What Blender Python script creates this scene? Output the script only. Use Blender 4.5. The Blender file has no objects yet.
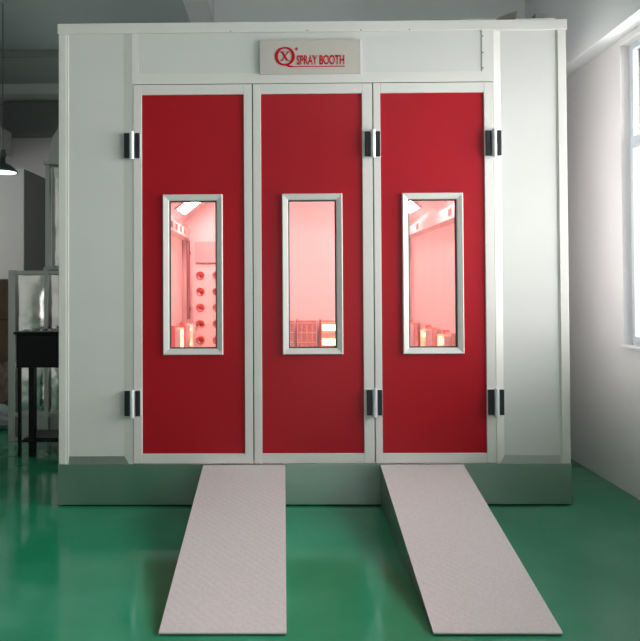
import bpy, bmesh, math, random
from mathutils import Vector, Matrix
random.seed(7)
S = bpy.context.scene
COL = S.collection

# ------------------------------------------------------------------ materials
def mat(name, col, rough=.5, metal=0, emit=None, es=0, noise=None, bump=None, spec=None, rvar=None):
    m = bpy.data.materials.new(name); m.use_nodes = True
    nt = m.node_tree; N = nt.nodes; L = nt.links
    b = N['Principled BSDF']
    b.inputs['Base Color'].default_value = (*col, 1)
    b.inputs['Roughness'].default_value = rough
    b.inputs['Metallic'].default_value = metal
    if spec is not None: b.inputs['Specular IOR Level'].default_value = spec
    if emit:
        b.inputs['Emission Color'].default_value = (*emit, 1)
        b.inputs['Emission Strength'].default_value = es
    tc = N.new('ShaderNodeTexCoord')
    def tex(scale, detail=3, stretch=None):
        t = N.new('ShaderNodeTexNoise'); t.inputs['Scale'].default_value = scale
        t.inputs['Detail'].default_value = detail
        if stretch:
            mp = N.new('ShaderNodeMapping'); mp.inputs['Scale'].default_value = stretch
            L.new(tc.outputs['Object'], mp.inputs['Vector']); L.new(mp.outputs[0], t.inputs['Vector'])
        else: L.new(tc.outputs['Object'], t.inputs['Vector'])
        return t
    if noise:                       # (scale, other colour, low, high[, stretch])
        t = tex(noise[0], 4, noise[4] if len(noise) > 4 else None)
        r = N.new('ShaderNodeValToRGB')
        r.color_ramp.elements[0].position = noise[2]; r.color_ramp.elements[1].position = noise[3]
        r.color_ramp.elements[0].color = (*col, 1); r.color_ramp.elements[1].color = (*noise[1], 1)
        L.new(t.outputs['Fac'], r.inputs[0]); L.new(r.outputs[0], b.inputs['Base Color'])
    if rvar:                        # (scale, low rough, high rough)
        t = tex(rvar[0], 3); r = N.new('ShaderNodeMapRange')
        r.inputs['From Min'].default_value = .35; r.inputs['From Max'].default_value = .65
        r.inputs['To Min'].default_value = rvar[1]; r.inputs['To Max'].default_value = rvar[2]
        L.new(t.outputs['Fac'], r.inputs['Value']); L.new(r.outputs[0], b.inputs['Roughness'])
    if bump:                        # (scale, strength, distance[, stretch])
        t = tex(bump[0], 2, bump[3] if len(bump) > 3 else None)
        bp = N.new('ShaderNodeBump'); bp.inputs['Strength'].default_value = bump[1]
        bp.inputs['Distance'].default_value = bump[2]
        L.new(t.outputs['Fac'], bp.inputs['Height']); L.new(bp.outputs[0], b.inputs['Normal'])
    return m

M = {}
M['panel'] = mat('white_panel', (.62,.615,.595), .42, noise=(1.5,(.605,.60,.58),.4,.6), bump=(2.0,.15,.01))
M['frame'] = mat('white_frame', (.66,.65,.615), .4, bump=(3,.1,.004))
M['beam'] = mat('beam_paint', (.80,.81,.81), .8)
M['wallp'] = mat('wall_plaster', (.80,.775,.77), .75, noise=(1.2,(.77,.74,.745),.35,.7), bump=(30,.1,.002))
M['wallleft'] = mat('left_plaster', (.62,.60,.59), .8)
M['grey_and_shade'] = mat('grey_paint_and_shade', (.22,.225,.22), .8)  # grey of lintel and duct clip, also the painted-in shade of the partition side
M['ceil'] = mat('ceiling_paint', (.46,.52,.51), .85)
M['ceildark'] = mat('beam_concrete', (.30,.325,.31), .85)
M['red'] = mat('red_panel', (.36,.005,.013), .33, spec=.3, bump=(1.6,.12,.006))
M['floor'] = mat('green_epoxy', (.014,.215,.105), .16, noise=(1.1,(.045,.285,.16),.45,.75), bump=(2.2,.10,.006), rvar=(2.5,.07,.17))
M['galv'] = mat('galvanised_plinth', (.42,.49,.455), .3, 1, rvar=(1.2,.26,.40))
M['sillm'] = mat('sill_metal', (.52,.55,.53), .30, 1)
M['tin'] = mat('tin_sheet', (.80,.80,.77), .20, 1, noise=(4,(.55,.56,.55),.5,.75), bump=(2.6,.8,.05))
M['tinframe'] = mat('tin_angle', (.42,.43,.42), .38, 1)
M['black'] = mat('black_paint', (.003,.004,.005), .35, spec=.25)
M['blackpl'] = mat('hinge_black', (.012,.014,.018), .38)
M['chrome'] = mat('chrome', (.80,.84,.85), .38, .6)
M['gap'] = mat('seal', (.05,.06,.055), .7)
M['sign'] = mat('sign_board', (.50,.47,.43), .5)
M['signred'] = mat('sign_red', (.48,.006,.014), .6, spec=.15)
M['card'] = mat('cardboard', (.24,.15,.10), .85, noise=(6,(.19,.12,.08),.4,.6))
M['card2'] = mat('pale_cardboard', (.46,.34,.27), .85, noise=(8,(.32,.2,.16),.4,.6))
M['plasticbag'] = mat('grey_plastic', (.34,.38,.38), .3, bump=(14,.8,.03))
M['inwall'] = mat('booth_wall', (.82,.80,.79), .45)
M['infloor'] = mat('booth_grating', (.35,.34,.33), .5)
M['inlabel'] = mat('slot_dark', (.30,.18,.18), .5)
M['pinkglow'] = mat('lamp_diffuser', (.9,.85,.85), .4, emit=(1,.50,.49), es=66)
M['redglow'] = mat('infrared_tube', (1,.6,.4), .4, emit=(1,.55,.25), es=8)
M['whiteglow'] = mat('hot_tube', (1,.8,.5), .4, emit=(1,.80,.38), es=7)
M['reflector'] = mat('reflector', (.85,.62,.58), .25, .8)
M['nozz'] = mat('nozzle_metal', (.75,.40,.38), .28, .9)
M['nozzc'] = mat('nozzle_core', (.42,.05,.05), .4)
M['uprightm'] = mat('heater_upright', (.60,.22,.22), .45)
M['lampglow'] = mat('pendant_diffuser', (.9,.95,.95), .4, emit=(.85,1,.95), es=3.2)
M['lampmetal'] = mat('pendant_metal', (.10,.12,.12), .4, .6)
M['winframe'] = mat('window_metal', (.66,.70,.74), .4, .2)
M['white'] = mat('white_trim', (.80,.79,.80), .55)
M['brownish'] = mat('roof_bracket', (.14,.12,.10), .7)

def plate_mat():                    # fine raised lozenges of tread plate
    m = mat('tread_plate', (.60,.555,.555), .5, .15, noise=(70,(.55,.508,.508),.40,.62))
    nt = m.node_tree; N = nt.nodes; L = nt.links; b = N['Principled BSDF']
    tc = N.new('ShaderNodeTexCoord')
    hs = []
    for ang in (45,-45):
        mp = N.new('ShaderNodeMapping'); mp.inputs['Rotation'].default_value = (0,0,math.radians(ang))
        mp.inputs['Scale'].default_value = (26,26,26)
        L.new(tc.outputs['Object'], mp.inputs['Vector'])
        v = N.new('ShaderNodeTexVoronoi'); v.inputs['Randomness'].default_value = 0
        v.inputs['Scale'].default_value = 1
        L.new(mp.outputs[0], v.inputs['Vector']); hs.append(v.outputs['Distance'])
    mx = N.new('ShaderNodeMath'); mx.operation = 'MINIMUM'
    L.new(hs[0], mx.inputs[0]); L.new(hs[1], mx.inputs[1])
    bp = N.new('ShaderNodeBump'); bp.inputs['Strength'].default_value = .5; bp.inputs['Distance'].default_value = .004
    bp.invert = True
    L.new(mx.outputs[0], bp.inputs['Height']); L.new(bp.outputs[0], b.inputs['Normal'])
    return m
M['plate'] = plate_mat()

def glass_mat(name, tint, refl):
    m = bpy.data.materials.new(name); m.use_nodes = True
    nt = m.node_tree; N = nt.nodes; L = nt.links; N.clear()
    o = N.new('ShaderNodeOutputMaterial'); mx = N.new('ShaderNodeMixShader')
    t = N.new('ShaderNodeBsdfTransparent'); t.inputs[0].default_value = (*tint, 1)
    g = N.new('ShaderNodeBsdfGlossy'); g.inputs['Roughness'].default_value = .03
    f = N.new('ShaderNodeFresnel'); f.inputs[0].default_value = refl
    L.new(f.outputs[0], mx.inputs[0]); L.new(t.outputs[0], mx.inputs[1]); L.new(g.outputs[0], mx.inputs[2])
    L.new(mx.outputs[0], o.inputs[0]); return m
M['glass'] = glass_mat('window_glass', (.96,.97,.97), 1.35)
M['pane'] = glass_mat('door_glass', (1,.86,.86), 1.3)

# ------------------------------------------------------------------ mesh helpers
def box(bm, x0,x1,y0,y1,z0,z1, bev=0, mi=0):
    vs = [bm.verts.new(p) for p in [(x0,y0,z0),(x1,y0,z0),(x1,y1,z0),(x0,y1,z0),(x0,y0,z1),(x1,y0,z1),(x1,y1,z1),(x0,y1,z1)]]
    fs = [bm.faces.new([vs[i] for i in f]) for f in [(3,2,1,0),(4,5,6,7),(0,1,5,4),(1,2,6,5),(2,3,7,6),(3,0,4,7)]]
    for f in fs: f.material_index = mi
    if bev:
        es = list({e for f in fs for e in f.edges})
        r = bmesh.ops.bevel(bm, geom=es, offset=bev, segments=2, affect='EDGES', profile=.6)
        for f in r['faces']: f.material_index = mi
def prism(bm, pts, axis, a, b, mi=0):
    # closed outline pts (2D) extruded along an axis from a to b
    def P(p, t):
        return {'x':(t,p[0],p[1]), 'y':(p[0],t,p[1]), 'z':(p[0],p[1],t)}[axis]
    A = [bm.verts.new(P(p,a)) for p in pts]; B = [bm.verts.new(P(p,b)) for p in pts]
    n = len(pts); fs = [bm.faces.new(A), bm.faces.new(B[::-1])]
    for i in range(n): fs.append(bm.faces.new([A[i],B[i],B[(i+1)%n],A[(i+1)%n]]))
    for f in fs: f.material_index = mi
def cyl(bm, p0, p1, r, r2=None, n=20, mi=0, caps=True):
    p0 = Vector(p0); p1 = Vector(p1); r2 = r if r2 is None else r2
    d = (p1-p0).normalized(); u = d.orthogonal().normalized(); v = d.cross(u)
    A=[];B=[]
    for i in range(n):
        a = 2*math.pi*i/n; w = u*math.cos(a)+v*math.sin(a)
        A.append(bm.verts.new(p0+w*r)); B.append(bm.verts.new(p1+w*r2))
    fs=[]
    for i in range(n):
        f = bm.faces.new([A[i],A[(i+1)%n],B[(i+1)%n],B[i]]); f.smooth=True; fs.append(f)
    if caps: fs += [bm.faces.new([bm.verts.new(v.co) for v in A[::-1]]), bm.faces.new([bm.verts.new(v.co) for v in B])]
    for f in fs: f.material_index = mi
def lathe(bm, prof, c, axis='z', n=28, mi=0):
    rings=[]
    for r,h in prof:
        ring=[]
        for i in range(n):
            a=2*math.pi*i/n
            p = (r*math.cos(a), r*math.sin(a), h) if axis=='z' else (r*math.cos(a), h, r*math.sin(a))
            ring.append(bm.verts.new(Vector(c)+Vector(p)))
        rings.append(ring)
    for k in range(len(rings)-1):
        for i in range(n):
            f=bm.faces.new([rings[k][i],rings[k][(i+1)%n],rings[k+1][(i+1)%n],rings[k+1][i]]); f.smooth=True; f.material_index=mi
def ringframe(bm, x0,x1,z0,z1, w, yf, yb, bev=.003, mi=0, inner_drop=0):
    # mitred rectangular frame in the XZ plane, yf the front; inner_drop pushes the inner front lip back
    o=[(x0,z0),(x1,z0),(x1,z1),(x0,z1)]; i_=[(x0+w,z0+w),(x1-w,z0+w),(x1-w,z1-w),(x0+w,z1-w)]
    e=bev
    loops=[[(x0,z0,yb)], ]
    def rect(d, y): return [bm.verts.new((x0+d,y,z0+d)),bm.verts.new((x1-d,y,z0+d)),bm.verts.new((x1-d,y,z1-d)),bm.verts.new((x0+d,y,z1-d))]
    R=[rect(0,yb),rect(0,yf+e),rect(e,yf),rect(w-e,yf+inner_drop),rect(w,yf+inner_drop+e),rect(w,yb)]
    for k in range(6):
        A=R[k];B=R[(k+1)%6]
        for j in range(4):
            f=bm.faces.new([A[j],A[(j+1)%4],B[(j+1)%4],B[j]]); f.material_index=mi
def bmn(): return bmesh.new()
def obj(name, bm, mats, parent=None, origin=None):
    bmesh.ops.recalc_face_normals(bm, faces=bm.faces)
    if not isinstance(mats,(list,tuple)): mats=[mats]
    me=bpy.data.meshes.new(name)
    base=Vector((0,0,0))
    if origin is not None:
        base=Vector(origin); bm.transform(Matrix.Translation(-base))
    elif parent is not None:
        base=parent_world(parent); bm.transform(Matrix.Translation(-base))
    bm.to_mesh(me); bm.free()
    for m in mats: me.materials.append(m)
    o=bpy.data.objects.new(name, me); COL.objects.link(o)
    if parent is not None:
        o.parent=parent; o.location=(0,0,0)
    else: o.location=base
    return o
def parent_world(p):
    v=Vector((0,0,0))
    while p is not None: v+=p.location; p=p.parent
    return v
def tag(o,label=None,cat=None,group=None,kind=None):
    if label: o['label']=label
    if cat: o['category']=cat
    if group: o['group']=group
    if kind: o['kind']=kind
    return o
def thing(name, loc, label, cat, group=None):
    o=bpy.data.objects.new(name,None); COL.objects.link(o); o.location=loc; o.empty_display_size=.1
    return tag(o,label,cat,group)
def copy_tree(o,parent=None):
    c=o.copy(); COL.objects.link(c); c.parent=parent
    for ch in [x for x in COL.objects if x.parent==o]: copy_tree(ch,c)
    return c
def struct(name,bm,m): return tag(obj(name,bm,m),kind='structure')

# ------------------------------------------------------------------ the room
H=5.3; XR=2.82; XL=-6.2; YB=12.0; YF=-7.0
bm=bmn(); box(bm,XL-.3,XR+.3,YF-.3,YB+.3,-.15,0); struct('floor',bm,M['floor'])
bm=bmn(); box(bm,XL-.3,XR+.3,YF-.3,YB+.3,H,H+.15); struct('ceiling',bm,M['ceil'])
# right wall with window openings
def wall_x(name, x0,x1, ya,yb, z1, wins, m):
    bm=bmn(); ys=ya
    for (a,b,c,d) in wins:
        box(bm,x0,x1,ys,a,0,z1)
        box(bm,x0,x1,a,b,0,c); box(bm,x0,x1,a,b,d,z1); ys=b
    box(bm,x0,x1,ys,yb,0,z1); return struct(name,bm,m)
RW=[(-3.6,-.9,1.19,3.70),(.2,2.0,1.19,3.70),(2.75,5.34,1.19,3.70)]
wall_x('wall_right',XR,XR+.22,YF,YB,H,RW,M['wallp'])
LW=[(-4.5,-2.8,1.2,3.2),(7.6,11.2,1.4,4.0)]  # the farther window is added out of view to brighten the back wall
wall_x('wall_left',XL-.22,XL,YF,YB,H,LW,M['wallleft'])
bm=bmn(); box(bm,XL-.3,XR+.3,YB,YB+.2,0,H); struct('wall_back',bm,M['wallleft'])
# wall behind the camera with a wide roller-door opening
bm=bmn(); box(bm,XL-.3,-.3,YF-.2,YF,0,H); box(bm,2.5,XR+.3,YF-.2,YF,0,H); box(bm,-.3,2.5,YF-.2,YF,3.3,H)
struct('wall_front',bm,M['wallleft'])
# beam over the windows, longitudinal and transverse beams, column behind the booth
bm=bmn(); box(bm,2.655,XR-.001,YF+.001,YB-.001,3.75,H-.001,.006); struct('trim_1',bm,M['beam'])
bm=bmn(); box(bm,-1.0,-.745,YF+.001,YB-.001,4.6,H-.001,.006); struct('trim_2',bm,M['beam'])
bm=bmn(); box(bm,-.744,2.654,6.95,7.3,4.4,H-.001,.006); struct('trim_3',bm,M['beam'])
bm=bmn(); box(bm,XL+.001,-1.001,11.2,YB-.001,5.12,H-.001,.006); struct('trim_4',bm,M['beam'])
bm=bmn(); box(bm,-5.10,-3.2,11.6,YB-.001,4.52,5.10,.006); struct('trim_5',bm,M['grey_and_shade'])
bm=bmn(); box(bm,XL+.001,-1.001,9.6,9.66,5.20,H-.001,.01); struct('trim_6',bm,M['ceildark'])
# partition block left of the booth: side shade put into grey colour, lit front pale
bm=bmn(); box(bm,-5.2,-4.0,9.86,10.78,0,3.54,.006); struct('trim_7',bm,M['grey_and_shade'])
bm=bmn(); box(bm,-5.2,-4.002,9.83,9.859,0,3.54); struct('wall_partition',bm,M['wallleft'])
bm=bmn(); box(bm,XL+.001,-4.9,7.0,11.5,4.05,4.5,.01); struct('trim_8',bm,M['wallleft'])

# windows of the right wall: jamb-set metal frames with transom and mullions
def window(name, x, a,b,c,d, tr, side=1):
    f=.055; xo=x; xi=x+.06*side
    bm=bmn(); X0,X1=min(xo,xi),max(xo,xi)
    box(bm,X0,X1,a+.001,a+f,c+.001,d-.001,.004); box(bm,X0,X1,b-f,b-.001,c+.001,d-.001,.004)
    box(bm,X0,X1,a+f,b-f,c+.001,c+f,.004); box(bm,X0,X1,a+f,b-f,d-f,d-.001,.004)
    box(bm,X0-.004,X1+.004,a+f,b-f,tr,tr+.07,.004)
    n=max(2,round((b-a)/.9))
    for k in range(1,n):
        y=a+(b-a)*k/n; box(bm,X0+.003,X1-.003,y-.025,y+.025,c+f,d-f,.003)
    w=tag(obj(name,bm,M['winframe'],origin=(x,(a+b)/2,c)),kind='structure')
    bm=bmn()
    for z0,z1 in ((c+f,tr),(tr+.07,d-f)):
        for k in range(n):
            y0=a+(b-a)*k/n; y1=a+(b-a)*(k+1)/n
            y0=max(y0+.026,a+f); y1=min(y1-.026,b-f)
            box(bm,(X0+X1)/2-.003,(X0+X1)/2+.003,y0,y1,z0,z1)
    obj('pane',bm,M['glass'],w)
    bm=bmn(); sx=XR if side==1 else XL
    box(bm,min(sx-.03*side,x),max(sx-.03*side,x),a+.001,b-.001,c-.0,c+.02,.004); obj('window_sill',bm,M['white'],w)
    # the sashes: a second slimmer frame in front of the lower glass
    bm=bmn(); y1=b-f
    xa=X1 if side==-1 else X0-.03
    for k in range(n):
        ya=max(a+(b-a)*k/n+.026,a+f); yb=min(a+(b-a)*(k+1)/n-.026,b-f)
        for (p,q,r,s) in ((ya,ya+.04,c+f,tr),(yb-.04,yb,c+f,tr),(ya+.04,yb-.04,c+f,c+f+.04),(ya+.04,yb-.04,tr-.04,tr)):
            box(bm,xa,xa+.03,p,q,r,s,.003)
    obj('sash',bm,M['winframe'],w)
    return w
for i,(a,b,c,d) in enumerate(RW): window('window_%d'%(i+1),XR+.075,a,b,c,d,2.86)
for i,(a,b,c,d) in enumerate(LW): window('window_%d'%(i+4),XL-.075,a,b,c,d,2.86,-1)
# ------------------------------------------------------------------ spray booth
BX0,BX1,BY0,BY1,BZ=-1.765,2.228,5.0,11.0,3.785
ZP=.327
booth=thing('spray_booth',((BX0+BX1)/2,BY0,0),'white walk-in spray booth with three red doors on a raised metal plinth','spray booth')
bm=bmn(); box(bm,BX0,BX1,BY0,BY1,.012,ZP,.004)
obj('plinth',bm,M['galv'],booth)
bm=bmn(); box(bm,BX0+.03,BX1-.03,BY0+.03,BY1-.02,0,.012); obj('plinth_shadow_gap',bm,M['black'],booth)  # black filler painting in the shadow gap under the plinth
# outer corner posts
for x0,x1 in ((BX0+.006,-1.700),(2.155,BX1-.006)):
    bm=bmn(); box(bm,x0,x1,BY0,BY0+.12,ZP,3.705,.004)
    # a fine rib beside the post
    if x0<0: box(bm,x1,x1+.018,BY0+.004,BY0+.07,ZP,3.705,.003)
    else: box(bm,x0-.010,x0,BY0+.006,BY0+.07,ZP,3.705,.003)
    obj('corner_post',bm,M['frame'],booth)
# top trim
bm=bmn(); box(bm,BX0,BX1,BY0-.012,BY0+.12,3.705,BZ,.005); obj('top_trim',bm,M['frame'],booth)
# flat side panels, slightly recessed
for x0,x1 in ((-1.682,-1.246),(1.712,2.145)):
    bm=bmn(); box(bm,x0,x1,BY0+.010,BY0+.085,.385,3.705); obj('side_panel',bm,M['panel'],booth)
    bm=bmn(); sx0,sx1=(x0,-1.172) if x0<0 else (1.648,x1)
    # sloping sill, mitred against the door post
    yb=BY0+.010; zt=.388
    if x0<0: tx0,tx1=x0,x1
    else: tx0,tx1=x0,x1
    vf=[(sx0,BY0+.003,ZP+.001),(sx1,BY0+.003,ZP+.001),(tx1,yb,zt),(tx0,yb,zt)]
    A=[bm.verts.new(p) for p in vf]; B=[bm.verts.new((p[0],BY0+.08,ZP+.001 if k<2 else zt)) for k,p in enumerate(vf)]
    bm.faces.new(A); bm.faces.new(B[::-1])
    for i in range(4): bm.faces.new([A[i],A[(i+1)%4],B[(i+1)%4],B[i]])
    obj('sloping_sill',bm,M['sillm'],booth)
# splayed door posts between side panel and doors
for s in (0,1):
    bm=bmn()
    if s==0: pts=[(-1.172,BY0-.001),(-1.180,BY0-.001),(-1.247,BY0+.010),(-1.247,BY0+.10),(-1.172,BY0+.10)]
    else: pts=[(1.650,BY0-.001),(1.658,BY0-.001),(1.713,BY0+.010),(1.713,BY0+.10),(1.650,BY0+.10)]
    prism(bm,pts,'z',ZP+.001,3.704); obj('door_post',bm,M['frame'],booth)
# header over the doors with its inset sheet
bm=bmn()
box(bm,-1.1719,1.6499,BY0-.001,BY0+.10,3.303,3.385); box(bm,-1.1719,-1.128,BY0-.001,BY0+.10,3.385,3.705); box(bm,1.566,1.6499,BY0-.001,BY0+.10,3.385,3.705)
obj('header_frame',bm,M['frame'],booth)
bm=bmn(); box(bm,-1.127,1.565,BY0+.004,BY0+.06,3.386,3.704); obj('header_panel',bm,M['panel'],booth)
bm=bmn()
for z in (3.41,3.53,3.66):
    bm=bmn(); cyl(bm,(1.573,BY0-.002,z),(1.573,BY0+.004,z),.006,n=10); obj('rivet',bm,M['gap'],booth)
for x in (-.4,.2,.62,1.0):
    bm=bmn(); cyl(bm,(x,BY0-.015,3.712),(x,BY0-.01,3.712),.005,n=10); obj('rivet',bm,M['gap'],booth)
# shell of the cabin
ZF=.335; ZC=3.15
bm=bmn(); box(bm,BX0+.005,-1.705,BY0+.12,BY1,ZP,3.70); obj('side_wall',bm,M['inwall'],booth)
bm=bmn(); box(bm,2.165,BX1-.005,BY0+.12,BY1,ZP,3.70); obj('side_wall',bm,M['inwall'],booth)
bm=bmn(); box(bm,-1.705,2.165,BY1-.1,BY1,ZP,3.70); obj('rear_wall',bm,M['inwall'],booth)
bm=bmn(); box(bm,-1.705,2.165,BY0+.12,BY1-.1,ZC,ZC+.05); box(bm,BX0+.005,BX1-.005,BY0+.12,BY1,3.70,3.74); obj('cabin_roof',bm,M['inwall'],booth)
bm=bmn(); box(bm,-1.705,-1.25,BY0+.086,BY0+.12,ZP,3.70); box(bm,1.715,2.165,BY0+.086,BY0+.12,ZP,3.70); box(bm,-1.25,1.715,BY0+.101,BY0+.12,3.31,3.70)
obj('front_lining',bm,M['inwall'],booth)
bm=bmn(); box(bm,-1.705,2.165,BY0+.12,BY1-.1,ZP,ZF); obj('cabin_floor',bm,M['infloor'],booth)
# doors
DZ0,DZ1=.334,3.297
doors=[(-1.170,-.238,-1.103,-.301,-.938,-.470),(-.230,.705,-.167,.625,-.005,.466),(.713,1.646,.768,1.577,.932,1.405)]
for k,(x0,x1,r0,r1,w0,w1) in enumerate(doors):
    bm=bmn(); z0=DZ0; z1=DZ1
    # frame of four mitred bars
    w=r0-x0
    def bar(a,b,c,d):
        box(bm,a,b,BY0-.006,BY0+.045,c,d,.004)
    bar(x0,r0,z0,z1); bar(r1,x1,z0,z1); bar(r0,r1,z0,.408); bar(r0,r1,3.219,z1)
    d=obj('door',bm,M['frame'],booth)
    if k==0: d['label']='left red door leaf'
    elif k==1: d['label']='middle red door leaf'
    else: d['label']='right red door leaf'
    bm=bmn(); Z0,Z1=.408,3.219; a,b,c,e=w0+.03,w1-.03,1.205,2.40
    for q in ((r0,a,Z0,Z1),(b,r1,Z0,Z1),(a,b,Z0,c),(a,b,e,Z1)):
        box(bm,q[0],q[1],BY0+.008,BY0+.040,q[2],q[3])
    obj('red_panel',bm,M['red'],d)
    bm=bmn(); ringframe(bm,w0,w1,1.178,2.432,.048,BY0-.016,BY0+.055,.006,inner_drop=.012)
    obj('window_frame',bm,M['frame'],d)
    bm=bmn(); ringframe(bm,w0+.046,w1-.046,1.178+.046,2.432-.046,.012,BY0+.006,BY0+.03,.002); obj('rubber_seal',bm,M['gap'],d)
    bm=bmn(); box(bm,w0+.05,w1-.05,BY0+.022,BY0+.028,1.228,2.382); obj('window_pane',bm,M['pane'],d)
    if k==0: hx=[(-1.171,-.047,.050)]
    elif k==1: hx=[(.709,-.066,.042)]
    else: hx=[(1.648,-.070,.050)]
    for hxc,l,r in hx:
        for zc in ((2.815,.805)):
            bm=bmn(); h=.098
            # left and right leaf with covers, knuckle barrel in the middle
            box(bm,hxc-.072,hxc+.060,BY0-.012,BY0-.004,zc-h-.006,zc+h+.006,.003,0)
            box(bm,hxc-.066,hxc-.024,BY0-.034,BY0-.012,zc-h,zc+h,.005,1)
            box(bm,hxc+.020,hxc+.055,BY0-.034,BY0-.012,zc-h,zc+h,.005,1)
            for t0,t1 in ((-h-.010,-.0325),(-.032,.032),(.0325,h+.010)):
                cyl(bm,(hxc-.003,BY0-.036,zc+t0),(hxc-.003,BY0-.036,zc+t1),.018,n=18,mi=0)
            obj('hinge',bm,[M['chrome'],M['blackpl']],d)
# dark rebates behind the leaf gaps
bm=bmn()
for x in (-1.171,-.234,.709,1.648): box(bm,x-.010,x+.010,BY0+.046,BY0+.060,DZ0,DZ1)
box(bm,-1.17,1.646,BY0+.046,BY0+.060,3.29,3.31)
obj('door_seal',bm,M['gap'],booth)

# ------------------------------------------------------------------ sign
sg=thing('sign_board',(.222,BY0-.004,3.371),'grey nameplate with red round logo and lettering above the middle door','sign')
bm=bmn(); box(bm,-.173,.618,BY0-.018,BY0+.007,3.371,3.637,.003); obj('board',bm,M['sign'],sg)
def text_mesh(s, x0,x1, zb, height, y, extra_bold=.0, shear=0, th=.003):
    c=bpy.data.curves.new('t','FONT'); c.body=s; c.size=1; c.extrude=0; c.offset=extra_bold; c.shear=shear
    o=bpy.data.objects.new('t',c); COL.objects.link(o)
    bpy.context.view_layer.update()
    me=bpy.data.meshes.new_from_object(o.evaluated_get(bpy.context.evaluated_depsgraph_get()))
    bpy.data.objects.remove(o)
    xs=[v.co.x for v in me.vertices]; ys=[v.co.y for v in me.vertices]
    ax,bx,ay,by=min(xs),max(xs),min(ys),max(ys)
    bm=bmn(); bm.from_mesh(me)
    for v in bm.verts:
        v.co=Vector((x0+(v.co.x-ax)/(bx-ax)*(x1-x0), y, zb+(v.co.y-ay)/(by-ay)*height))
    r=bmesh.ops.extrude_face_region(bm,geom=bm.faces[:])
    for v in [g for g in r['geom'] if isinstance(g,bmesh.types.BMVert)]: v.co.y-=th
    return bm
bmt=text_mesh('SPRAY BOOTH',.117,.489,3.441,.074,BY0-.018,.018)
obj('lettering',bmt,M['signred'],sg)
bm=bmn()
box(bm,.06,.493,BY0-.021,BY0-.018,3.423,3.430)
# Q ring with thick sides
cx,cz=.024,3.508; n=48; ro=[];
A=[];B=[];A2=[];B2=[]
for i in range(n):
    a=2*math.pi*i/n
    o_=(cx+.079*math.cos(a), cz+.074*math.sin(a)); i_=(cx+.054*math.cos(a+.0), cz+.062*math.sin(a))
    A.append(bm.verts.new((o_[0],BY0-.018,o_[1]))); B.append(bm.verts.new((i_[0],BY0-.018,i_[1])))
    A2.append(bm.verts.new((o_[0],BY0-.021,o_[1]))); B2.append(bm.verts.new((i_[0],BY0-.021,i_[1])))
for i in range(n):
    j=(i+1)%n
    for q in ((A2[i],A2[j],B2[j],B2[i]),(A[i],A[j],A2[j],A2[i]),(B[i],B[j],B2[j],B2[i])): bm.faces.new(q)
# tail sweeping into the underline
prism(bm,[(.018,3.448),(.040,3.452),(.062,3.436),(.095,3.430),(.095,3.423),(.062,3.421),(.040,3.428)],'y',BY0-.0215,BY0-.018)
# registered mark
for i in range(14):
    a=2*math.pi*i/14; b_=2*math.pi*(i+1)/14
    prism(bm,[(.116+.011*math.cos(a),3.565+.011*math.sin(a)),(.116+.011*math.cos(b_),3.565+.011*math.sin(b_)),(.116+.008*math.cos(b_),3.565+.008*math.sin(b_)),(.116+.008*math.cos(a),3.565+.008*math.sin(a))],'y',BY0-.021,BY0-.018)
box(bm,.112,.115,BY0-.021,BY0-.018,3.560,3.571); box(bm,.115,.120,BY0-.021,BY0-.018,3.565,3.571); 
# slanted X: a thick stroke, a thin stroke and serifs
prism(bm,[(-.006,3.542),(.012,3.542),(.052,3.474),(.034,3.474)],'y',BY0-.021,BY0-.018)
prism(bm,[(.048,3.543),(.057,3.543),(.000,3.473),(-.009,3.473)],'y',BY0-.0208,BY0-.018)
for (a,b,z) in ((-.014,.018,3.540),(.036,.060,3.540),(-.014,.012,3.473),(.030,.060,3.473)):
    box(bm,a,b,BY0-.0206,BY0-.018,z,z+.006)
obj('logo',bm,M['signred'],sg)

# ------------------------------------------------------------------ ramps
def ramp(x0,x1,xb0,xb1,label):
    yt,yb,zt,zb=BY0-.006,3.163,.322,.016
    r=thing('loading_ramp',((x0+x1)/2,(yt+yb)/2,0),label,'ramp','ramps leading up to the booth doors')
    def deckpt(u,v,dz=0):
        xa=x0+(x1-x0)*u; xb=xb0+(xb1-xb0)*u
        return (xa+(xb-xa)*v, yt+(yb-yt)*v, zt+(zb-zt)*v+dz)
    bm=bmn()
    T=[bm.verts.new(deckpt(u,v)) for u,v in ((0,0),(1,0),(1,1),(0,1))]
    Bq=[bm.verts.new(deckpt(u,v,-.008)) for u,v in ((0,0),(1,0),(1,1),(0,1))]
    bm.faces.new(T); bm.faces.new(Bq[::-1])
    for i in range(4): bm.faces.new([T[i],T[(i+1)%4],Bq[(i+1)%4],Bq[i]])
    obj('deck',bm,M['plate'],r)
    for s in (0,1):
        bm=bmn(); u=.004 if s==0 else .996
        e=.006 if s==0 else -.006
        P=[deckpt(u,0.003,-.009),deckpt(u,.985,-.009)]
        q=[(P[0][0],P[0][1],P[0][2]),(P[1][0],P[1][1],P[1][2]),(P[1][0],P[1][1],.0005),(P[0][0],P[0][1],.0005)]
        A=[bm.verts.new(p) for p in q]; B=[bm.verts.new((p[0]+e,p[1],p[2])) for p in q]
        bm.faces.new(A); bm.faces.new(B[::-1])
        for i in range(4): bm.faces.new([A[i],A[(i+1)%4],B[(i+1)%4],B[i]])
        obj('side_skirt',bm,M['galv'],r)
    bm=bmn(); box(bm,xb0+.004,xb1-.004,yb+.006,yb+.03,.0005,.0075); obj('toe_bar',bm,M['black'],r)
    return r
ramp(-.628,.010,-.620,.008,'grey tread plate ramp running up to the left and middle doors')
ramp(.748,1.391,.727,1.357,'grey tread plate ramp running up to the right door, near the windows')

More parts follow.
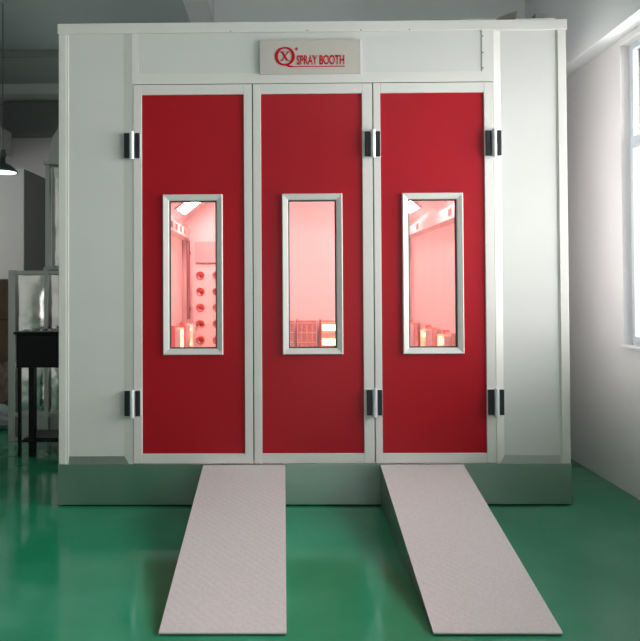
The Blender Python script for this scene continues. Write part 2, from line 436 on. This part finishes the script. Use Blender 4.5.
# ------------------------------------------------------------------ inside the booth
# corner light housings along both side walls
def housing(side,label):
    xw=-1.705 if side<0 else 2.165
    s=1 if side<0 else -1
    t=thing('light_housing',(xw+s*.06,8.0,2.5),label,'light housing')
    bm=bmn(); prism(bm,[(xw+s*.001,2.49),(xw+s*.11,2.52),(xw+s*.11,2.67),(xw+s*.001,2.70)],'y',5.6,10.88); obj('casing',bm,M['inwall'],t)
    y=5.9
    while y<10.7:
        bm=bmn(); box(bm,min(xw+s*.108,xw+s*.114),max(xw+s*.108,xw+s*.114),y,y+.16,2.56,2.65); y+=.40 if side<0 else 1.9
        obj('vent_slot',bm,M['inlabel'],t)
    return t
housing(-1,'pink-lit light housing with dark slots, high on the left inside booth wall')
housing(1,'smooth pink-lit light housing high on the right inside booth wall')
lab={(-1,0):'bright ceiling lamp inside the booth, above the left door window, rear one',(-1,1):'bright ceiling lamp inside the booth, left side, nearer one',
     (1,0):'bright ceiling lamp inside the booth above the right wall housing, rear one',(1,1):'bright ceiling lamp inside the booth, right side, nearer one'}
for s in (-1,1):
    for k,(ya,yb) in enumerate(((9.5,10.3),(7.2,8.4))):
        xw=-1.705 if s<0 else 2.165; q=1 if s<0 else -1
        nx,nz=q*.61,-.79
        def pt(u,n): return (xw+q*.45*u+nx*n, 2.80+.35*u+nz*n)
        x1,z1=pt(.2,.03); x2,z2=pt(.85,.03)
        t=thing('ceiling_lamp',((x1+x2)/2,(ya+yb)/2,(z1+z2)/2),lab[(s,k)],'ceiling lamp','ceiling lamps inside the booth')
        bm=bmn(); prism(bm,[pt(.2,.002),pt(.85,.002),pt(.85,.03),pt(.2,.03)],'y',ya,yb); obj('lamp_body',bm,M['inwall'],t)
        bm=bmn(); prism(bm,[pt(.25,.031),pt(.80,.031),pt(.80,.037),pt(.25,.037)],'y',ya+.05,yb-.05); obj('diffuser',bm,M['pinkglow'],t)
    bm=bmn(); xw=-1.705 if s<0 else 2.165; q=1 if s<0 else -1
    prism(bm,[(xw,2.80),(xw+q*.45,3.15),(xw,3.15)],'y',BY0+.12,BY1-.1); obj('slanted_cornice',bm,M['inwall'],booth)
# pipes in the rear corners
for x,l in ((-1.60,'thin dark upright pipe in the rear left corner inside the booth'),(2.08,'thin dark upright pipe in the rear right corner inside the booth')):
    t=thing('upright_pipe',(x,10.8,1.15),l,'pipe')
    bm=bmn(); cyl(bm,(x,10.8,1.15),(x,10.8,2.48),.028,n=14); obj('pipe',bm,M['inlabel'],t)
    for z in (1.3,2.25):
        bm=bmn(); box(bm,x-.03,x+.03,10.82,10.9,z,z+.04); obj('clamp',bm,M['inlabel'],t)
# nozzle wall
t=thing('nozzle_panel',(-1.0,10.85,.34),'tall panel of round nozzles at the booth rear wall seen through left door window','panel')
bm=bmn(); box(bm,-1.53,-.74,10.83,10.899,.34,2.09,.004); obj('backing',bm,M['inwall'],t)
bm=bmn(); box(bm,-1.48,-.76,10.78,10.829,2.10,2.46,.006); obj('header_box',bm,mat('header_grey',(.50,.46,.46),.5),t)
for ix,x in enumerate((-1.40,-1.12,-.86)):
    for iz in range(6):
        z=1.89-.273*iz
        bm=bmn(); lathe(bm,[(.072,0),(.075,-.016),(.066,-.024),(.05,-.012),(.034,-.004),(.0,-.002)],(x,10.83,z),'y',mi=0)
        lathe(bm,[(.026,-.004),(.024,-.045),(.0,-.052)],(x+.008,10.83,z+.004),'y',n=16,mi=1)
        nz=obj('nozzle',bm,[M['nozz'],M['nozzc']],t)
# infrared cassettes
def heater(loc, rot, label, glow, horizontal=False, group='infrared heaters inside the booth'):
    t=thing('infrared_heater',loc,label,'heater',group)
    w,h,z0=.32,.72,.065
    bm=bmn(); box(bm,-w/2,w/2,-.03,.03,z0,z0+h,.006); box(bm,-.02,.02,.0,.03,0,z0+.01)
    obj2=lambda n,b,m: local(n,b,m,t)
    obj2('casing',bm,M['reflector'])
    bm=bmn(); box(bm,-w/2-.03,-w/2-.002,-.05,.03,0,z0+h+.02,.004); obj2('upright',bm,M['uprightm'])
    R=.05 if rot==0 else .026
    for k in range(3):
        bm=bmn()
        if horizontal: cyl(bm,(-w/2+.02,-.065,z0+.12+k*.24),(w/2-.02,-.065,z0+.12+k*.24),R,n=14)
        else: cyl(bm,(-.09+k*.09,-.06,z0+.06),(-.09+k*.09,-.06,z0+h-.06),.016,n=12)
        obj2('heating_tube',bm,M[glow])
    bm=bmn()
    for k in range(5): box(bm,-w/2,w/2,-.125,-.119,z0+.04+k*.16,z0+.046+k*.16)
    for s in (-1,1): box(bm,s*w/2-.004,s*w/2+.004,-.125,-.03,z0+.04,z0+.69)
    obj2('guard',bm,M['chrome'])
    t.rotation_euler=(0,0,rot); return t
def local(name,bm,m,parent):
    bmesh.ops.recalc_face_normals(bm, faces=bm.faces)
    me=bpy.data.meshes.new(name); bm.to_mesh(me); bm.free(); me.materials.append(m)
    o=bpy.data.objects.new(name,me); COL.objects.link(o); o.parent=parent; return o
heater((.80,10.80,ZF),0,'brightly glowing yellow-white heater low in the middle door window','whiteglow',True)
heater((.40,10.80,ZF),0,'dim pink heater cassette left of the glowing one, middle door window','reflector')
heater((.02,10.80,ZF),0,'dim pink heater cassette at the left edge of the middle door window','reflector')
PI=math.pi
heater((2.07,10.2,ZF),-PI/2,'farthest glinting heater along the right inside wall, right door window','redglow',True)
heater((2.07,8.95,ZF),-PI/2,'second farthest glinting heater along the right inside wall','redglow',True)
heater((2.07,7.95,ZF),-PI/2,'nearest yellow glowing heater along the right inside wall','whiteglow',True)
heater((-1.61,10.35,ZF),PI/2,'farther glinting heater along the left inside wall, left door window','redglow',True)
heater((-1.61,9.40,ZF),PI/2,'nearer glinting heater along the left inside wall, left door window','whiteglow')

# ------------------------------------------------------------------ things on the booth roof
t=thing('roof_duct',(1.9,5.4,BZ),'low grey duct lying on top of the booth near its right corner','duct')
bm=bmn(); box(bm,1.45,2.20,5.13,5.5,3.741,3.855,.01); obj('duct_body',bm,M['beam'],t)
bm=bmn(); box(bm,2.04,2.14,5.14,5.3,3.856,3.895,.006); obj('duct_clip',bm,M['grey_and_shade'],t)
t=obj('roof_bracket',(lambda b:(prism(b,[(1.58,3.741),(1.83,3.741),(1.85,3.865),(1.80,3.85),(1.72,3.82)],'y',5.02,5.1),b)[1])(bmn()),M['brownish'],origin=(1.7,5.06,3.741))
tag(t,'small brown wedge bracket on top of the booth, left of the roof duct','bracket')

# ------------------------------------------------------------------ left background
def tin_panel(bm,x0,x1,y,z0,z1,d=.03):
    n=8; m_=12; g=[]
    for j in range(m_+1):
        row=[]
        for i in range(n+1):
            u=i/n; v=j/m_; b=math.sin(math.pi*u)*math.sin(math.pi*v)
            row.append(bm.verts.new((x0+(x1-x0)*u, y-d*b**.6 if 0<i<n and 0<j<m_ else y, z0+(z1-z0)*v)))
        g.append(row)
    for j in range(m_):
        for i in range(n):
            f=bm.faces.new([g[j][i],g[j][i+1],g[j+1][i+1],g[j+1][i]]); f.smooth=True
t=thing('metal_cabinet',(-2.4,7.4,0),'galvanised sheet-metal air cabinet with bulging panels standing left of the booth','cabinet')
bm=bmn(); box(bm,-3.02,-1.82,7.14,7.9,.02,1.87); obj('cabinet_body',bm,M['tinframe'],t)
bm=bmn()
for x in (-3.06,-2.66,-2.22): box(bm,x,x+.075 if x<-3 else x+.045,7.095,7.139,0,1.9,.004)
for z in (.0,.27,.86,1.85): box(bm,-3.0,-1.82,7.10,7.139,z,z+.045,.004)
obj('angle_frame',bm,M['tinframe'],t)
for x0,x1 in ((-2.985,-2.66),(-2.615,-2.22)):
    for z0,z1 in ((.315,.86),(.905,1.85)):
        bm=bmn(); tin_panel(bm,x0,x1,7.136,z0,z1); obj('sheet_panel',bm,M['tin'],t)
t=thing('vertical_duct',(-2.4,7.4,1.9),'tall galvanised duct rising from the metal cabinet beside the booth','duct')
bm=bmn(); box(bm,-2.60,-1.85,7.2,7.8,1.93,3.08); obj('duct_body',bm,M['tinframe'],t)
bm=bmn(); box(bm,-2.655,-2.61,7.12,7.19,1.93,3.08,.004); box(bm,-2.67,-1.85,7.10,7.81,1.901,1.93,.004); box(bm,-2.67,-1.85,7.10,7.81,3.08,3.12,.004); obj('angle_frame',bm,M['tinframe'],t)
bm=bmn(); tin_panel(bm,-2.605,-1.85,7.19,1.95,3.07,.04); obj('sheet_panel',bm,M['tin'],t)
bm=bmn()
prism(bm,[(-2.63,3.121),(-2.62,3.26),(-2.58,3.40),(-2.51,3.51),(-2.41,3.58),(-2.2,3.62),(-1.9,3.62),(-1.9,3.121)],'y',7.14,7.78); obj('curved_elbow',bm,M['tinframe'],t)
# black stand
t=thing('black_stand',(-2.35,6.6,0),'black metal stand with a deep tray on thin legs, in front of the metal cabinet','stand')
bm=bmn(); box(bm,-2.69,-1.98,6.42,6.9,.90,1.235,.01); box(bm,-2.71,-1.96,6.40,6.92,1.235,1.262,.006); obj('tray',bm,M['black'],t)
for x,y,w in ((-2.68,6.44,.03),(-2.575,6.45,.055),(-2.05,6.44,.04),(-2.68,6.84,.03),(-2.05,6.84,.04)):
    bm=bmn(); box(bm,x,x+w,y,y+w,0,.90,.003); obj('leg',bm,M['black'],t)
bm=bmn(); cyl(bm,(-2.64,6.46,.16),(-2.04,6.46,.16),.014,n=10); cyl(bm,(-2.64,6.86,.16),(-2.04,6.86,.16),.014,n=10); box(bm,-2.63,-2.04,6.47,6.85,.17,.185); obj('lower_shelf',bm,M['black'],t)
spots=[(-2.62,6.52,'bolt lying at the outer edge of the black stand'),(-2.55,6.50,'shiny bolt on the black stand, second from the left'),(-2.47,6.56,'bolt on the black stand, third from the left'),(-2.38,6.50,'shiny bolt on the black stand next to the booth')]
first=None
for i,(x,y,l) in enumerate(spots):
    if first is None:
        bm=bmn(); cyl(bm,(-.018,0,0.012),(.022,0,.012),.007,n=10); cyl(bm,(-.026,0,.012),(-.018,0,.012),.012,n=6)
        first=obj('bolt',bm,M['chrome']); o=first
    else: o=first.copy(); COL.objects.link(o)
    o.location=(x,y,1.2625); o.rotation_euler=(0,0,.7*i); tag(o,l,'bolt','small parts on the black stand')
# boxes by the partition
def carton(x0,x1,y0,y1,z0,z1,m,label):
    t=thing('cardboard_box',((x0+x1)/2,(y0+y1)/2,z0),label,'box','cardboard boxes at the far left')
    bm=bmn(); box(bm,x0,x1,y0,y1,z0,z1,.008); obj('carton',bm,m,t)
    bm=bmn(); xm=(x0+x1)/2; box(bm,xm-.03,xm+.03,y0-.002,y1,z1,z1+.002); box(bm,xm-.03,xm+.03,y0-.003,y0-.0005,z1-.15,z1+.002); obj('tape',bm,mat('tape',(.35,.27,.2),.4),t)
carton(-4.62,-4.16,9.35,9.85,.0,.58,M['card2'],'pale crumpled cardboard box on the floor at the far left edge')
carton(-4.62,-4.17,9.36,9.84,.585,1.22,M['card'],'brown cardboard box stacked on the pale box')
carton(-4.60,-4.19,9.38,9.82,1.225,1.83,M['card'],'topmost brown cardboard box of the far left stack')
bm=bmn()
bmesh.ops.create_icosphere(bm,subdivisions=4,radius=.3)
for v in bm.verts:
    n_=v.co.normalized(); k=1+.13*math.sin(7*n_.x+3*n_.z)*math.cos(6*n_.y)+.06*math.sin(15*n_.z+9*n_.x)
    v.co=Vector((n_.x*.27*k,n_.y*.2*k,max(-.12,n_.z*.16*k)+.12))
for f in bm.faces: f.smooth=True
o=obj('plastic_bag',bm,M['plasticbag']); o.location=(-3.55,7.75,0); tag(o,'crumpled grey plastic bag on the floor left of the metal cabinet','bag')
# pendant lamp
t=thing('pendant_lamp',(-3.5,8.0,3.155),'dark industrial pendant lamp with lit white underside at far left','lamp')
bm=bmn(); lathe(bm,[(.0,.20),(.03,.20),(.035,.12),(.10,.09),(.175,.02),(.18,.0),(.172,.0),(.0,.03)],(-3.52,8,3.155)); obj('shade',bm,M['lampmetal'],t)
bm=bmn(); lathe(bm,[(.0,-.004),(.155,-.004),(.168,.006),(.0,.008)],(-3.52,8,3.155)); obj('diffuser',bm,M['lampglow'],t)
bm=bmn(); cyl(bm,(-3.52,8,3.35),(-3.52,8,3.44),.045,.03,16); cyl(bm,(-3.52,8,3.43),(-3.52,8,H-.001),.006,n=8); obj('stem',bm,M['lampmetal'],t)

# ------------------------------------------------------------------ light
W=bpy.data.worlds.new('sky'); S.world=W; W.use_nodes=True
bg=W.node_tree.nodes['Background']; bg.inputs[0].default_value=(.96,.98,1,1); bg.inputs[1].default_value=1.5
def area(name,loc,rot,sx,sy,power,col):
    l=bpy.data.lights.new(name,'AREA'); l.shape='RECTANGLE'; l.size=sx; l.size_y=sy; l.energy=power; l.color=col
    o=bpy.data.objects.new(name,l); COL.objects.link(o); o.location=loc; o.rotation_euler=rot; return o
RY=(0,math.radians(90),0)     # faces -X when rotated +90 about Y
for i,(a,b,c,d) in enumerate(RW):
    area('window_daylight',(XR+.55,(a+b)/2,(c+d)/2),(0,math.radians(90),0),d-c,b-a,[170,330,400][i],(1,.975,.97))
for i,(a,b,c,d) in enumerate(LW):
    area('window_daylight',(XL-.55,(a+b)/2,(c+d)/2),(0,math.radians(-90),0),d-c,b-a,[8,150][i],(.8,1,.95) if i<1 else (1,.97,.96))  # the second shines through the added window onto the back wall
area('door_daylight',(1.1,YF-.5,1.65),(math.radians(90),0,0),2.7,3.2,32,(1,.99,.98))

lamp=None
for i,(x,y) in enumerate(((1.3,1.0),(1.3,-2.6))):
    if lamp is None:
        lamp=thing('fluorescent_lamp',(x,y,H-.06),'','ceiling lamp','fluorescent lamps on the ceiling in front of the booth')
        bm=bmn(); box(bm,x-.09,x+.09,y-.65,y+.65,H-.06,H-.001,.005); obj('lamp_body',bm,M['white'],lamp)
        bm=bmn()
        cyl(bm,(x,y-.6,H-.085),(x,y+.6,H-.085),.02,n=12); obj('tube',bm,mat('tube_glow',(1,1,1),.4,emit=(1,.97,.96),es=95),lamp); o=lamp
    else: o=copy_tree(lamp); o.location=(x,y,H-.06)
    o['label']='fluorescent ceiling lamp in front of the booth, '+['the one nearer the booth','the one farther from the booth'][i]
# ------------------------------------------------------------------ camera
cam=bpy.data.cameras.new('camera'); co=bpy.data.objects.new('camera',cam); COL.objects.link(co)
cam.sensor_fit='HORIZONTAL'; cam.sensor_width=36; cam.lens=36.0
cam.shift_x=(320-276.3)/640; cam.shift_y=(275.5-320.5)/640
Rm=Matrix.Rotation(.0104,4,'Z')@Matrix.Rotation(math.pi/2+.0148,4,'X')@Matrix.Rotation(-.0052,4,'Z')
co.matrix_world=Matrix.Translation((0,0,1.72))@Rm
S.camera=co
S.view_settings.view_transform='Standard'; S.view_settings.look='None'
S.view_settings.exposure=-0.36; S.view_settings.gamma=1; S.view_settings.use_curve_mapping=False
